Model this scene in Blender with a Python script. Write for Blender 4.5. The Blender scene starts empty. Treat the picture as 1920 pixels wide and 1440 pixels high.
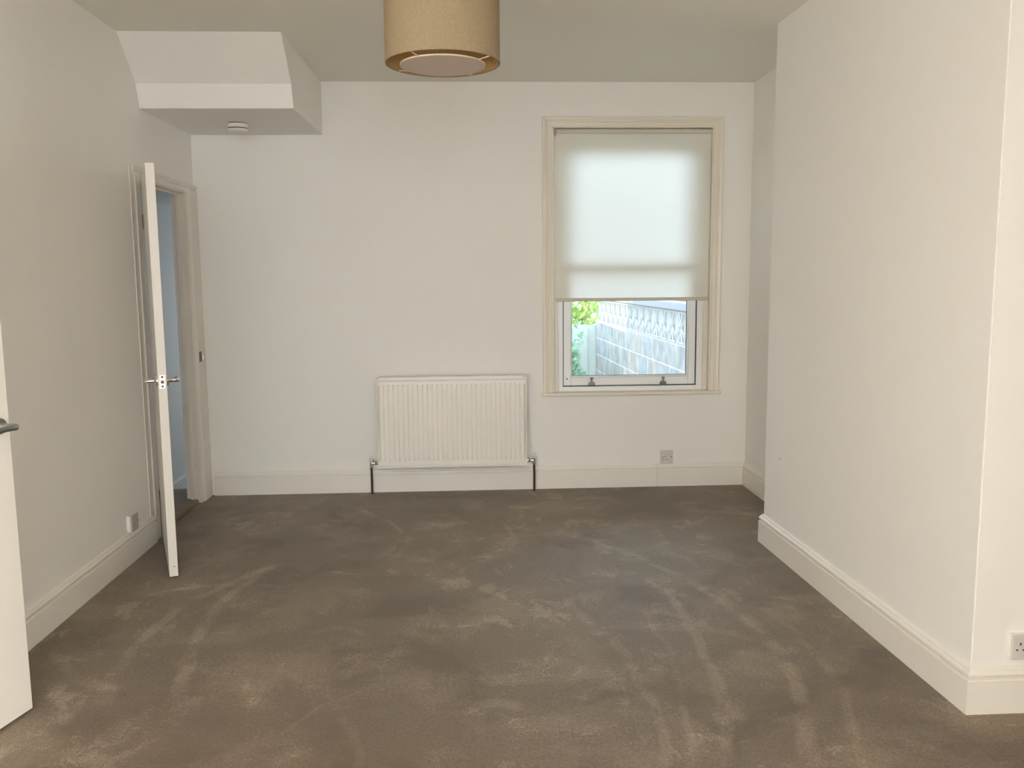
import bpy, bmesh, math, random
from mathutils import Vector, Matrix
PI = math.pi
sc = bpy.context.scene
COL = sc.collection

# ------------------------------------------------------------------ camera
F_PX, PITCH, YAW, ROLL, EYE = 1599.48, 0.1240, 0.0493, -0.0089, 1.449
cam_d = bpy.data.cameras.new('camera')
cam_d.sensor_width = 36.0
cam_d.lens = F_PX / 1920 * 36
cam_d.clip_start = 0.02
cam = bpy.data.objects.new('camera', cam_d)
COL.objects.link(cam)
fwd = Vector((math.sin(YAW)*math.cos(PITCH), math.cos(YAW)*math.cos(PITCH), -math.sin(PITCH)))
rgt = Vector((math.cos(YAW), -math.sin(YAW), 0))
upv = rgt.cross(fwd)
r2 = rgt*math.cos(ROLL) + upv*math.sin(ROLL)
u2 = -rgt*math.sin(ROLL) + upv*math.cos(ROLL)
m3 = Matrix((r2, u2, -fwd)).transposed()
cam.matrix_world = Matrix.Translation((0, 0, EYE)) @ m3.to_4x4()
sc.camera = cam

# ------------------------------------------------------------------ sky, sun, window light, added lamps, exposure
world = bpy.data.worlds.new('sky')
sc.world = world
world.use_nodes = True
wn = world.node_tree
wn.nodes['Background'].inputs[0].default_value = (0.70, 0.85, 1.0, 1)
wn.nodes['Background'].inputs[1].default_value = 8.3

def light(name, kind, loc, direction, energy, color, size=None, size_y=None):
    d = bpy.data.lights.new(name, kind)
    d.energy = energy
    d.color = color
    if kind == 'AREA':
        d.shape = 'RECTANGLE'
        d.size = size
        d.size_y = size_y
    o = bpy.data.objects.new(name, d)
    COL.objects.link(o)
    o.location = loc
    o.rotation_euler = Vector(direction).to_track_quat('-Z', 'Z' if kind == 'SUN' else 'Y').to_euler()
    return o

sun = light('sun', 'SUN', (-6, 6, 8), (1.0, 0.06, -0.577), 9.0, (1.0, 0.95, 0.86))
sun.data.angle = 0.01
# daylight lamp at the big front window assumed behind the camera
light('assumed_window_daylight', 'AREA', (0.55, -5.02, 1.50), (0, 1, 0), 70.0, (1.0, 0.965, 0.915), 2.9, 1.85)
# added side fill lamp for evener light, no window is built there
light('side_fill_light', 'AREA', (2.88, -2.4, 1.50), (-1, 0, 0), 950.0, (1.0, 0.967, 0.928), 2.4, 1.85)
# lamp added inside the closed extension to light the hall, no window is built
light('hall_added_light', 'AREA', (-1.5, 9.3, 0.95), (-0.25, -1, 0), 19.0, (0.88, 0.95, 1.0), 1.0, 1.7)
light('hall_fill_light', 'AREA', (-2.2, -4.8, 1.4), (0, 1, 0), 10.0, (0.9, 0.92, 1.0), 0.7, 1.4)  # fill lamp added to brighten the hall, no door is built here

sc.view_settings.view_transform = 'Standard'
sc.view_settings.look = 'None'
sc.view_settings.gamma = 1.0
sc.view_settings.use_curve_mapping = False
sc.view_settings.exposure = 0.0
sc.cycles.use_denoising = True
sc.cycles.max_bounces = 16
sc.cycles.diffuse_bounces = 10
sc.cycles.transmission_bounces = 8
sc.cycles.transparent_max_bounces = 12
sc.cycles.sample_clamp_indirect = 8.0
sc.cycles.caustics_reflective = False
sc.cycles.caustics_refractive = False

# ------------------------------------------------------------------ room dimensions (metres)
XL, XA, YB, H = -1.78, 1.907, 5.76, 2.7175      # left wall, alcove wall, back wall, ceiling
XC1, XC2 = 1.5885, 1.6413                        # chimney breast face at its far and near corner
YC1, YC2 = 4.458, 2.607                          # far and near corner of the breast
YF = -5.0                                        # front wall behind the camera
TL = 0.09                                        # thickness of the left wall
XH = -2.6                                        # far wall of the hall

# ------------------------------------------------------------------ materials
def nt(name):
    m = bpy.data.materials.new(name)
    m.use_nodes = True
    t = m.node_tree
    return m, t, t.nodes['Principled BSDF']

def N(t, typ, **kw):
    n = t.nodes.new(typ)
    for k, v in kw.items():
        setattr(n, k, v)
    return n

def simple(name, col, rough=0.5, metal=0.0, bump=0.0, bscale=60.0, vary=0.0, vscale=4.0, coat=0.0):
    m, t, b = nt(name)
    b.inputs['Base Color'].default_value = (*col, 1)
    b.inputs['Roughness'].default_value = rough
    b.inputs['Metallic'].default_value = metal
    b.inputs['Coat Weight'].default_value = coat
    tc = N(t, 'ShaderNodeTexCoord')
    if vary:
        n = N(t, 'ShaderNodeTexNoise')
        n.inputs['Scale'].default_value = vscale
        n.inputs['Detail'].default_value = 5
        t.links.new(tc.outputs['Object'], n.inputs['Vector'])
        mx = N(t, 'ShaderNodeMix', data_type='RGBA')
        mx.inputs[6].default_value = (*[c*(1-vary) for c in col], 1)
        mx.inputs[7].default_value = (*[min(1, c*(1+vary)) for c in col], 1)
        t.links.new(n.outputs['Fac'], mx.inputs[0])
        t.links.new(mx.outputs[2], b.inputs['Base Color'])
    if bump:
        n2 = N(t, 'ShaderNodeTexNoise')
        n2.inputs['Scale'].default_value = bscale
        n2.inputs['Detail'].default_value = 4
        t.links.new(tc.outputs['Object'], n2.inputs['Vector'])
        bp = N(t, 'ShaderNodeBump')
        bp.inputs['Strength'].default_value = bump
        bp.inputs['Distance'].default_value = 0.004
        t.links.new(n2.outputs['Fac'], bp.inputs['Height'])
        t.links.new(bp.outputs['Normal'], b.inputs['Normal'])
    return m

WALL = simple('wall_paint', (0.86, 0.85, 0.825), 0.75, bump=0.12, bscale=9, vary=0.012, vscale=2)
CEIL = simple('ceiling_paint', (0.82, 0.805, 0.745), 0.85, bump=0.1, bscale=12)
SKIRT = simple('white_gloss_paint', (0.82, 0.795, 0.745), 0.38, bump=0.08, bscale=14, vary=0.015)
CREAM = simple('cream_gloss_paint', (0.80, 0.755, 0.66), 0.35, bump=0.1, bscale=18, vary=0.02)
DOORP = simple('door_paint', (0.78, 0.745, 0.69), 0.4, bump=0.06, bscale=16, vary=0.015)
HALLW = simple('hall_paint', (0.62, 0.64, 0.645), 0.7, bump=0.1, bscale=10)
UPVC = simple('upvc_white', (0.88, 0.90, 0.92), 0.3)
SEAL = simple('rubber_seal', (0.05, 0.055, 0.06), 0.6)
CHROME = simple('chrome', (0.78, 0.77, 0.75), 0.16, 1.0)
SATIN = simple('satin_metal', (0.40, 0.42, 0.43), 0.28, 1.0)
PLATE = simple('polished_plate', (0.85, 0.83, 0.76), 0.38, 0.55)
BRASS = simple('dark_hinge_metal', (0.16, 0.13, 0.09), 0.5, 0.7)
RADP = simple('radiator_enamel', (0.86, 0.835, 0.79), 0.33, vary=0.012)
RADD = simple('radiator_inner_shade', (0.10, 0.09, 0.08), 0.8)  # dark colour stands in for shade inside the radiator
PIPE = simple('old_copper_pipe', (0.075, 0.03, 0.018), 0.42, 0.35)
CAPP = simple('valve_cap_plastic', (0.72, 0.70, 0.66), 0.4)
SOCK = simple('socket_plastic', (0.64, 0.62, 0.61), 0.35)
SOCKW = simple('socket_box_plastic', (0.82, 0.79, 0.74), 0.4)
HOLE = simple('socket_hole', (0.02, 0.018, 0.015), 0.8)
ALARM = simple('alarm_plastic', (0.80, 0.775, 0.74), 0.4)
DARKG = simple('dark_slot', (0.10, 0.085, 0.07), 0.7)
BRACK = simple('clear_bracket', (0.50, 0.49, 0.47), 0.35)
BULB = simple('opal_bulb', (0.9, 0.89, 0.86), 0.3)
LATCH = simple('latch_bolt_bronze', (0.13, 0.06, 0.04), 0.4, 0.5)

# carpet with brushed patches and swoosh marks in the pile
def circ3(a, b, c):
    ax, ay = a; bx, by = b; cx, cy = c
    d = 2*(ax*(by-cy)+bx*(cy-ay)+cx*(ay-by))
    ux = ((ax*ax+ay*ay)*(by-cy)+(bx*bx+by*by)*(cy-ay)+(cx*cx+cy*cy)*(ay-by))/d
    uy = ((ax*ax+ay*ay)*(cx-bx)+(bx*bx+by*by)*(ax-cx)+(cx*cx+cy*cy)*(bx-ax))/d
    return ux, uy, math.hypot(ax-ux, ay-uy)

def carpet_material():
    m, t, b = nt('taupe_carpet')
    L = t.links.new
    geo = N(t, 'ShaderNodeNewGeometry')
    pos = geo.outputs['Position']
    def noise(scale, detail=3, rough=0.5, dist=0.0, stretch=None, rot=0.0):
        n = N(t, 'ShaderNodeTexNoise')
        n.inputs['Scale'].default_value = scale
        n.inputs['Detail'].default_value = detail
        n.inputs['Roughness'].default_value = rough
        n.inputs['Distortion'].default_value = dist
        mp = N(t, 'ShaderNodeMapping')
        mp.inputs['Rotation'].default_value = (0, 0, rot)
        if stretch:
            mp.inputs['Scale'].default_value = stretch
        L(pos, mp.inputs['Vector'])
        L(mp.outputs[0], n.inputs['Vector'])
        return n.outputs['Fac']
    def math_(op, a, c=None, clamp=False, d=None):
        n = N(t, 'ShaderNodeMath', operation=op)
        n.use_clamp = clamp
        for i, v in enumerate((a, c, d)):
            if v is None:
                continue
            if isinstance(v, (int, float)):
                n.inputs[i].default_value = v
            else:
                L(v, n.inputs[i])
        return n.outputs[0]
    def smooth(v, lo, hi, o0=0.0, o1=1.0):
        n = N(t, 'ShaderNodeMapRange', interpolation_type='SMOOTHSTEP')
        L(v, n.inputs[0])
        n.inputs[1].default_value = lo
        n.inputs[2].default_value = hi
        n.inputs[3].default_value = o0
        n.inputs[4].default_value = o1
        return n.outputs[0]
    grain = noise(210, 3, 0.75)
    grain2 = noise(75, 4, 0.8)
    gr = math_('ADD', math_('MULTIPLY', grain, 0.6), math_('MULTIPLY', grain2, 0.4))
    gd = math_('MULTIPLY', math_('SUBTRACT', gr, 0.5), 0.42)
    def soft(n, lo, hi, o0=0.0, o1=1.0):
        return smooth(math_('ADD', n, gd), lo, hi, o0, o1)
    region = soft(noise(0.8, 4, 0.6, 0.3, None, 0.5), 0.40, 0.66)
    blot = soft(noise(2.4, 6, 0.62, 0.3, (1.0, 1.1, 1.0), 0.5), 0.47, 0.66)
    blot2 = soft(noise(4.6, 6, 0.66, 0.3, (1.2, 0.85, 1.0), -0.35), 0.54, 0.64)
    wisp = soft(noise(8.5, 5, 0.7, 0.5, (0.6, 1.2, 1.0), 0.9), 0.58, 0.68)
    dark = soft(noise(1.6, 5, 0.6, 0.4, None, 1.7), 0.50, 0.66, 0.0, 0.16)
    tot = math_('ADD', math_('MULTIPLY', blot, 0.20), math_('MULTIPLY', math_('MULTIPLY', blot2, region), 0.46))
    tot = math_('ADD', tot, math_('MULTIPLY', region, 0.12))
    tot = math_('ADD', tot, math_('MULTIPLY', math_('MULTIPLY', wisp, blot), 0.50))
    tot = math_('SUBTRACT', tot, dark)
    tot = math_('ADD', tot, 0.10)
    arcs = [  # three points on the arc, half width, strength
        ((-0.85, 5.45), (-0.53, 5.06), (-0.35, 4.67), 0.020, 0.34),
        ((-0.35, 4.67), (-0.352, 4.5), (-0.40, 4.35), 0.020, 0.28),
        ((-1.05, 4.20), (-1.14, 3.60), (-1.04, 2.90), 0.030, 0.38),
        ((-1.66, 3.30), (-1.50, 3.10), (-1.28, 2.96), 0.026, 0.26),
        ((-1.34, 3.10), (-1.33, 3.60), (-1.02, 4.25), 0.030, 0.34),
        ((-1.50, 3.90), (-1.22, 4.00), (-0.90, 3.95), 0.022, 0.22),
        ((0.60, 4.60), (0.98, 4.02), (1.15, 3.30), 0.026, 0.28),
        ((1.15, 3.55), (1.16, 2.95), (0.95, 2.25), 0.034, 0.36),
        ((0.86, 3.90), (0.89, 3.10), (0.72, 2.25), 0.026, 0.34),
        ((0.42, 3.60), (0.60, 2.95), (0.50, 2.20), 0.024, 0.26),
        ((1.30, 3.40), (1.30, 2.90), (1.14, 2.30), 0.020, 0.26),
        ((0.75, 3.40), (0.74, 2.90), (0.60, 2.25), 0.016, 0.20),
        ((0.36, 2.93), (0.20, 2.95), (0.02, 2.93), 0.048, 0.36),
        ((0.16, 2.74), (0.06, 2.77), (-0.05, 2.72), 0.035, 0.28),
        ((-0.66, 3.42), (-0.52, 3.44), (-0.42, 3.32), 0.024, 0.24),
        ((-0.70, 3.05), (-0.45, 2.75), (-0.36, 2.45), 0.018, 0.18),
        ((-0.62, 2.62), (-0.50, 2.80), (-0.36, 2.92), 0.012, 0.20),
    ]
    sep = N(t, 'ShaderNodeSeparateXYZ')
    wob = noise(3.0, 2)
    L(pos, sep.inputs[0])
    X = math_('ADD', sep.outputs[0], math_('MULTIPLY', math_('SUBTRACT', wob, 0.5), 0.10))
    Y = sep.outputs[1]
    brk = soft(noise(5, 5, 0.65), 0.36, 0.60, 0.05, 0.85)
    for a, c_, e, w, s in arcs:
        cx, cy, R = circ3(a, c_, e)
        dx = math_('SUBTRACT', X, cx)
        dy = math_('SUBTRACT', Y, cy)
        r = math_('SQRT', math_('ADD', math_('MULTIPLY', dx, dx), math_('MULTIPLY', dy, dy)))
        d = math_('ABSOLUTE', math_('SUBTRACT', r, R))
        band = smooth(d, w*0.35, w*1.3, 1.0, 0.0)
        # limit to the neighbourhood of the middle point
        mx_, my_ = c_
        ddx = math_('SUBTRACT', X, mx_)
        ddy = math_('SUBTRACT', Y, my_)
        rr = math_('SQRT', math_('ADD', math_('MULTIPLY', ddx, ddx), math_('MULTIPLY', ddy, ddy)))
        hl = max(math.hypot(a[0]-mx_, a[1]-my_), math.hypot(e[0]-mx_, e[1]-my_))
        lim = smooth(rr, hl*0.75, hl*1.15, s, 0.0)
        tot = math_('ADD', tot, math_('MULTIPLY', math_('MULTIPLY', band, lim), brk))
    fac = math_('MULTIPLY', tot, 1.0, True)
    ramp = N(t, 'ShaderNodeMix', data_type='RGBA')
    ramp.inputs[6].default_value = (0.119, 0.080, 0.044, 1)
    ramp.inputs[7].default_value = (0.415, 0.325, 0.23, 1)
    L(fac, ramp.inputs[0])
    g = gr
    gm = smooth(g, 0.36, 0.66, 0.66, 1.36)
    sc_ = N(t, 'ShaderNodeVectorMath', operation='SCALE')
    L(ramp.outputs[2], sc_.inputs[0])
    L(gm, sc_.inputs['Scale'])
    L(sc_.outputs[0], b.inputs['Base Color'])
    b.inputs['Roughness'].default_value = 0.5
    b.inputs['Specular IOR Level'].default_value = 0.3
    b.inputs['Sheen Weight'].default_value = 0.20
    b.inputs['Sheen Roughness'].default_value = 0.45
    b.inputs['Sheen Tint'].default_value = (0.85, 0.87, 0.92, 1)
    bp = N(t, 'ShaderNodeBump')
    bp.inputs['Strength'].default_value = 0.7
    bp.inputs['Distance'].default_value = 0.006
    L(g, bp.inputs['Height'])
    L(bp.outputs['Normal'], b.inputs['Normal'])
    return m
CARPET = carpet_material()

def glass_material():
    m, t, b = nt('window_glass')
    t.nodes.remove(b)
    out = t.nodes['Material Output']
    tr = N(t, 'ShaderNodeBsdfTransparent')
    tr.inputs[0].default_value = (0.95, 0.975, 0.97, 1)
    gl = N(t, 'ShaderNodeBsdfGlossy')
    gl.inputs['Roughness'].default_value = 0.02
    fr = N(t, 'ShaderNodeFresnel')
    fr.inputs[0].default_value = 1.45
    mx = N(t, 'ShaderNodeMixShader')
    t.links.new(fr.outputs[0], mx.inputs[0])
    t.links.new(tr.outputs[0], mx.inputs[1])
    t.links.new(gl.outputs[0], mx.inputs[2])
    t.links.new(mx.outputs[0], out.inputs[0])
    return m
GLASS = glass_material()

def fabric_material(name, dif, trans, tf, weave=900, wave_amt=0.06):
    m, t, b = nt(name)
    t.nodes.remove(b)
    out = t.nodes['Material Output']
    tc = N(t, 'ShaderNodeTexCoord')
    n = N(t, 'ShaderNodeTexNoise')
    n.inputs['Scale'].default_value = weave
    n.inputs['Detail'].default_value = 3
    mp = N(t, 'ShaderNodeMapping')
    mp.inputs['Scale'].default_value = (1, 1, 0.35)
    t.links.new(tc.outputs['Object'], mp.inputs[0])
    t.links.new(mp.outputs[0], n.inputs['Vector'])
    mr = N(t, 'ShaderNodeMapRange')
    mr.inputs[1].default_value = 0.3
    mr.inputs[2].default_value = 0.7
    mr.inputs[3].default_value = 1 - wave_amt
    mr.inputs[4].default_value = 1 + wave_amt
    t.links.new(n.outputs['Fac'], mr.inputs[0])
    def scaled(col):
        v = N(t, 'ShaderNodeVectorMath', operation='SCALE')
        v.inputs[0].default_value = col
        t.links.new(mr.outputs[0], v.inputs['Scale'])
        return v.outputs[0]
    d = N(t, 'ShaderNodeBsdfDiffuse')
    tr = N(t, 'ShaderNodeBsdfTranslucent')
    t.links.new(scaled(dif), d.inputs[0])
    t.links.new(scaled(trans), tr.inputs[0])
    mx = N(t, 'ShaderNodeMixShader')
    mx.inputs[0].default_value = tf
    t.links.new(d.outputs[0], mx.inputs[1])
    t.links.new(tr.outputs[0], mx.inputs[2])
    t.links.new(mx.outputs[0], out.inputs[0])
    return m
BLIND = fabric_material('blind_fabric', (0.95, 0.92, 0.83), (0.93, 0.935, 0.90), 0.37, 500, 0.02)
SHADE = fabric_material('linen_shade', (0.39, 0.315, 0.205), (0.75, 0.55, 0.32), 0.20, 330, 0.10)
LINING = simple('gold_shade_lining', (0.55, 0.38, 0.17), 0.5)
DIFF = fabric_material('shade_diffuser', (0.76, 0.68, 0.61), (0.8, 0.68, 0.58), 0.2, 300, 0.02)
CLIP = simple('brass_clip', (0.9, 0.78, 0.55), 0.35, 0.4)

# ------------------------------------------------------------------ mesh helpers
def bm_new():
    return bmesh.new()

def box(bm, x0, x1, y0, y1, z0, z1, mat=None):
    vs = [bm.verts.new((x, y, z)) for x in (x0, x1) for y in (y0, y1) for z in (z0, z1)]
    idx = [(0, 1, 3, 2), (4, 6, 7, 5), (0, 4, 5, 1), (2, 3, 7, 6), (0, 2, 6, 4), (1, 5, 7, 3)]
    fs = [bm.faces.new([vs[i] for i in f]) for f in idx]
    if mat is not None:
        bmesh.ops.transform(bm, matrix=mat, verts=vs)
    return vs, fs

def prism(bm, poly, z0, z1):
    """vertical prism over an xy polygon"""
    a = [bm.verts.new((x, y, z0)) for x, y in poly]
    b = [bm.verts.new((x, y, z1)) for x, y in poly]
    n = len(poly)
    bm.faces.new(list(reversed(a)))
    bm.faces.new(b)
    for i in range(n):
        bm.faces.new((a[i], a[(i+1) % n], b[(i+1) % n], b[i]))
    return a+b

def sweep(bm, prof, p0, p1, out0, out1, up=Vector((0, 0, 1))):
    """sweep a profile [(out, up)] from p0 to p1; out0/out1 are the 'outward' vectors at both ends (mitres)"""
    p0, p1 = Vector(p0), Vector(p1)
    out0, out1 = Vector(out0), Vector(out1)
    a = [bm.verts.new(p0 + out0*o + up*u) for o, u in prof]
    b = [bm.verts.new(p1 + out1*o + up*u) for o, u in prof]
    n = len(prof)
    for i in range(n):
        bm.faces.new((a[i], a[(i+1) % n], b[(i+1) % n], b[i]))
    bm.faces.new(list(reversed(a)))
    bm.faces.new(b)

def lathe(bm, prof, axis='Z', center=(0, 0, 0), seg=32, cap=True, mat=None):
    """profile [(radius, height)] turned about an axis"""
    rings = []
    c = Vector(center)
    new = []
    for r, h in prof:
        ring = []
        if r < 1e-6:
            p = {'Z': (0, 0, h), 'Y': (0, h, 0), 'X': (h, 0, 0)}[axis]
            v = bm.verts.new(c+Vector(p))
            ring = [v]*seg
            new.append(v)
        else:
            for k in range(seg):
                a = 2*PI*k/seg
                ca, sa = r*math.cos(a), r*math.sin(a)
                p = {'Z': (ca, sa, h), 'Y': (ca, h, sa), 'X': (h, ca, sa)}[axis]
                v = bm.verts.new(c+Vector(p))
                ring.append(v)
                new.append(v)
        rings.append(ring)
    for i in range(len(rings)-1):
        for k in range(seg):
            q = [rings[i][k], rings[i][(k+1) % seg], rings[i+1][(k+1) % seg], rings[i+1][k]]
            u = []
            for v in q:
                if v not in u:
                    u.append(v)
            if len(u) > 2:
                bm.faces.new(u)
    if cap:
        for ring in (rings[0], rings[-1]):
            if ring[0] is not ring[1]:
                bm.faces.new(ring)
    if mat is not None:
        bmesh.ops.transform(bm, matrix=mat, verts=new)
    return new

def tube(bm, pts, radii, seg=14):
    pts = [Vector(p) for p in pts]
    if not isinstance(radii, (list, tuple)):
        radii = [radii]*len(pts)
    rings = []
    ref = None
    for i, p in enumerate(pts):
        if i == 0:
            d = pts[1]-p
        elif i == len(pts)-1:
            d = p-pts[i-1]
        else:
            d = (pts[i+1]-p).normalized() + (p-pts[i-1]).normalized()
        d.normalize()
        if ref is None:
            ref = d.orthogonal().normalized()
        ref = (ref - d*ref.dot(d)).normalized()
        s = d.cross(ref)
        rings.append([bm.verts.new(p + (ref*math.cos(2*PI*k/seg) + s*math.sin(2*PI*k/seg))*radii[i]) for k in range(seg)])
    for i in range(len(rings)-1):
        for k in range(seg):
            bm.faces.new((rings[i][k], rings[i][(k+1) % seg], rings[i+1][(k+1) % seg], rings[i+1][k]))
    bm.faces.new(list(reversed(rings[0])))
    bm.faces.new(rings[-1])

def obj(name, bm, mat, parent=None, bevel=0.0, smooth=False, seg=2):
    bmesh.ops.recalc_face_normals(bm, faces=bm.faces)
    me = bpy.data.meshes.new(name)
    bm.to_mesh(me)
    bm.free()
    me.materials.append(mat)
    if smooth:
        for p in me.polygons:
            p.use_smooth = True
    o = bpy.data.objects.new(name, me)
    COL.objects.link(o)
    if parent is not None:
        o.parent = parent
    if bevel:
        md = o.modifiers.new('bevel', 'BEVEL')
        md.width = bevel
        md.segments = seg
        md.limit_method = 'ANGLE'
        md.angle_limit = 0.7
    if smooth:
        md = o.modifiers.new('edges', 'EDGE_SPLIT')
        md.split_angle = 0.7
    return o

def tag(o, label=None, cat=None, group=None, kind=None):
    if label: o['label'] = label
    if cat: o['category'] = cat
    if group: o['group'] = group
    if kind: o['kind'] = kind
    return o

def empty(name, loc, rz=0.0):
    o = bpy.data.objects.new(name, None)
    COL.objects.link(o)
    o.location = loc
    o.rotation_euler = (0, 0, rz)
    o.empty_display_size = 0.05
    return o

def struct(name, bm, mat, label, cat, bevel=0.0, smooth=False):
    return tag(obj(name, bm, mat, None, bevel, smooth), label, cat, None, 'structure')

# ------------------------------------------------------------------ floor, walls, ceiling
bm = bm_new()
box(bm, XL-0.01, 3.1, YF-0.2, YB+0.02, -0.08, 0.0)
struct('floor', bm, CARPET, 'taupe brown carpet with brushed pale marks covering the room floor', 'carpet')
bm = bm_new()
box(bm, XH, XL-0.012, YF, 5.87, -0.62, 0.024)
struct('floor_hall', bm, CARPET, 'strip of brown hall carpet beyond the open back door', 'carpet', 0.012)
bm = bm_new()
box(bm, XH-0.1, 0.2, 5.872, 9.5, -0.62, -0.45)
struct('floor_lower', bm, CARPET, 'lower floor of the passage behind the hall step', 'floor')

bm = bm_new()
box(bm, XL-TL, 3.1, YF-0.2, YB+0.25, H, H+0.12)
struct('ceiling', bm, CEIL, 'plain off-white ceiling over the whole room', 'ceiling')
bm = bm_new()
box(bm, XH-0.1, XL-TL, YF, 6.0, 2.115, 2.2)
box(bm, XH-0.1, 0.2, 6.0, 9.5, 2.10, 2.2)
struct('ceiling_hall', bm, HALLW, 'low grey-blue ceiling of the hall seen through the doorway', 'ceiling')

# left wall with two doorways
D1 = (4.757, 5.578)      # rough opening of the far doorway
D2 = (1.155, 2.045)      # rough opening of the near doorway
DT = 2.008
bm = bm_new()
x0, x1 = XL-TL, XL
box(bm, x0, x1, YF, D2[0], -0.05, H)
box(bm, x0, x1, D2[0], D2[1], DT, H)
box(bm, x0, x1, D2[1], D1[0], -0.05, H)
box(bm, x0, x1, D1[0], D1[1], DT, H)
box(bm, x0, x1, D1[1], YB, -0.05, H)
struct('wall_left', bm, WALL, 'white left wall holding both doorways', 'wall')

# back wall with the window opening
WX0, WX1, WZ0, WZ1 = 0.572, 1.636, 0.645, 2.432
bm = bm_new()
y0, y1 = YB, YB+0.22
box(bm, XL-TL, WX0, y0, y1, -0.05, H)
box(bm, WX1, XA+0.25, y0, y1, -0.05, H)
box(bm, WX0, WX1, y0, y1, -0.05, WZ0)
box(bm, WX0, WX1, y0, y1, WZ1, H)
struct('wall_back', bm, WALL, 'white back wall with the radiator and window', 'wall')

bm = bm_new()
box(bm, XA, XA+0.25, YC1-0.1, YB, -0.05, H)
struct('wall_alcove', bm, WALL, 'narrow white side wall of the recess right of the window', 'wall')
bm = bm_new()
prism(bm, [(XC2, YC2), (2.9, YC2), (2.9, YC1), (XC1, YC1)], -0.05, H)
bmesh.ops.bevel(bm, geom=[e for e in bm.edges if abs(e.verts[0].co.z-e.verts[1].co.z) > 1 and e.verts[0].co.x < 2], offset=0.004, segments=2, affect='EDGES')
wr = struct('wall_right', bm, WALL, 'broad white chimney breast projecting on the right', 'wall')
bm = bm_new()
xb = XC1+(XC2-XC1)*((4.458-4.25)/(4.458-2.607))
lathe(bm, [(0.0, -0.0008), (0.0035, -0.0008), (0.0035, 0.001)], 'X', (xb, 4.252, 0.506), 10)
obj('screw_hole', bm, HOLE, wr)
bm = bm_new()
box(bm, 2.9, 3.1, YF, YC2+0.2, -0.05, H)
struct('wall_near_recess', bm, WALL, 'white wall of the near recess right of the camera', 'wall')

bm = bm_new()
box(bm, 0.86, 2.9, -0.40, -0.10, -0.05, H)  # added pier and beam, keeping front light off the near surfaces
box(bm, XL+0.001, 0.86, -0.40, -0.10, 2.40, H)
struct('wall_light_baffle', bm, WALL, 'added white pier and downstand beam behind the camera, blocking front light', 'wall')

# front wall behind the camera with an assumed big window opening
bm = bm_new()
FX0, FX1, FZ0, FZ1 = -0.95, 2.05, 0.55, 2.45
box(bm, XH-0.1, FX0, YF-0.2, YF, -0.05, H)
box(bm, FX1, 3.1, YF-0.2, YF, -0.05, H)
box(bm, FX0, FX1, YF-0.2, YF, -0.05, FZ0)
box(bm, FX0, FX1, YF-0.2, YF, FZ1, H)
struct('wall_front', bm, WALL, 'white front wall behind the camera', 'wall')
win2 = empty('window_2', (0.55, YF-0.02, FZ0))
tag(win2, 'assumed large front window behind the camera', 'window', kind='structure')
bm = bm_new()
for a, b_ in ((FX0, FX0+0.05), (FX1-0.05, FX1), (0.02, 0.08), (1.02, 1.08)):
    box(bm, a-0.55, b_-0.55, 0.03, 0.08, 0, FZ1-FZ0)
for a, b_ in ((0, 0.05), (FZ1-FZ0-0.05, FZ1-FZ0)):
    box(bm, FX0-0.55, FX1-0.55, 0.035, 0.075, a, b_)
obj('window_frame', bm, UPVC, win2)

# boxed-in underside of the stairs (bulkhead) high in the left corner
bm = bm_new()
sec = [(5.76, 2.381), (4.893, 2.381), (4.86, 2.506), (4.64, H), (5.76, H)]
a = [bm.verts.new((XL, y, z)) for y, z in sec]
b = [bm.verts.new((-0.947 if y < 5 else -0.934, y, z)) for y, z in sec]
bm.faces.new(list(reversed(a))); bm.faces.new(b)
for i in range(5):
    bm.faces.new((a[i], a[(i+1) % 5], b[(i+1) % 5], b[i]))
struct('wall_bulkhead', bm, WALL, 'white boxed bulkhead hanging from the ceiling above the open door', 'bulkhead', 0.003)

# hall shell
bm = bm_new()
box(bm, XH-0.1, XH, YF, 9.5, -0.62, 2.2)
struct('wall_hall', bm, HALLW, 'grey-blue hall wall glimpsed through the doorway', 'wall')
bm = bm_new()
box(bm, XH-0.1, 0.2, 9.5, 9.65, -0.62, 2.3)
box(bm, 0.06, 0.2, YB+0.22, 9.5, -0.62, 2.3)
box(bm, XL-TL, 0.2, YB+0.22, YB+0.3, -0.62, 2.1)
box(bm, XH-0.2, 0.28, YB+0.22, 9.7, 2.2, 2.36)
struct('wall_extension', bm, simple('extension_render', (0.55, 0.52, 0.48), 0.9), 'rendered rear extension left of the window outside', 'wall')

# ------------------------------------------------------------------ skirting boards
PROF = [(0, 0), (0.021, 0), (0.021, 0.115), (0.0185, 0.1195), (0.0115, 0.1215), (0.0115, 0.1255),
        (0.0185, 0.128), (0.0205, 0.1335), (0.0195, 0.139), (0.016, 0.143), (0.012, 0.1455), (0.011, 0.150),
        (0.007, 0.155), (0.0, 0.158)]
def skirt(name, segs, label):
    bm = bm_new()
    for p0, p1, o0, o1 in segs:
        sweep(bm, PROF, p0, p1, o0, o1)
    o = struct(name, bm, SKIRT, label, 'skirting board')
    return o
XJ = 1.287   # joint in the back skirting
skirt('baseboard_back', [((XL+0.04, YB, 0), (XJ-0.0012, YB, 0), (0, -1, 0), (0, -1, 0)),
                         ((XJ+0.0012, YB, 0), (XA, YB, 0), (0, -1, 0), (-1, -1, 0))],
      'long white moulded skirting under the radiator and window')
skirt('baseboard_alcove', [((XA, YB, 0), (XA, YC1-0.02, 0), (-1, -1, 0), (-1, 0, 0))],
      'short white skirting in the recess right of the window')
dv = Vector((XC2-XC1, YC2-YC1, 0)).normalized()
nv = Vector((dv.y, -dv.x, 0))          # points to -x
nv = -nv if nv.x > 0 else nv
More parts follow.
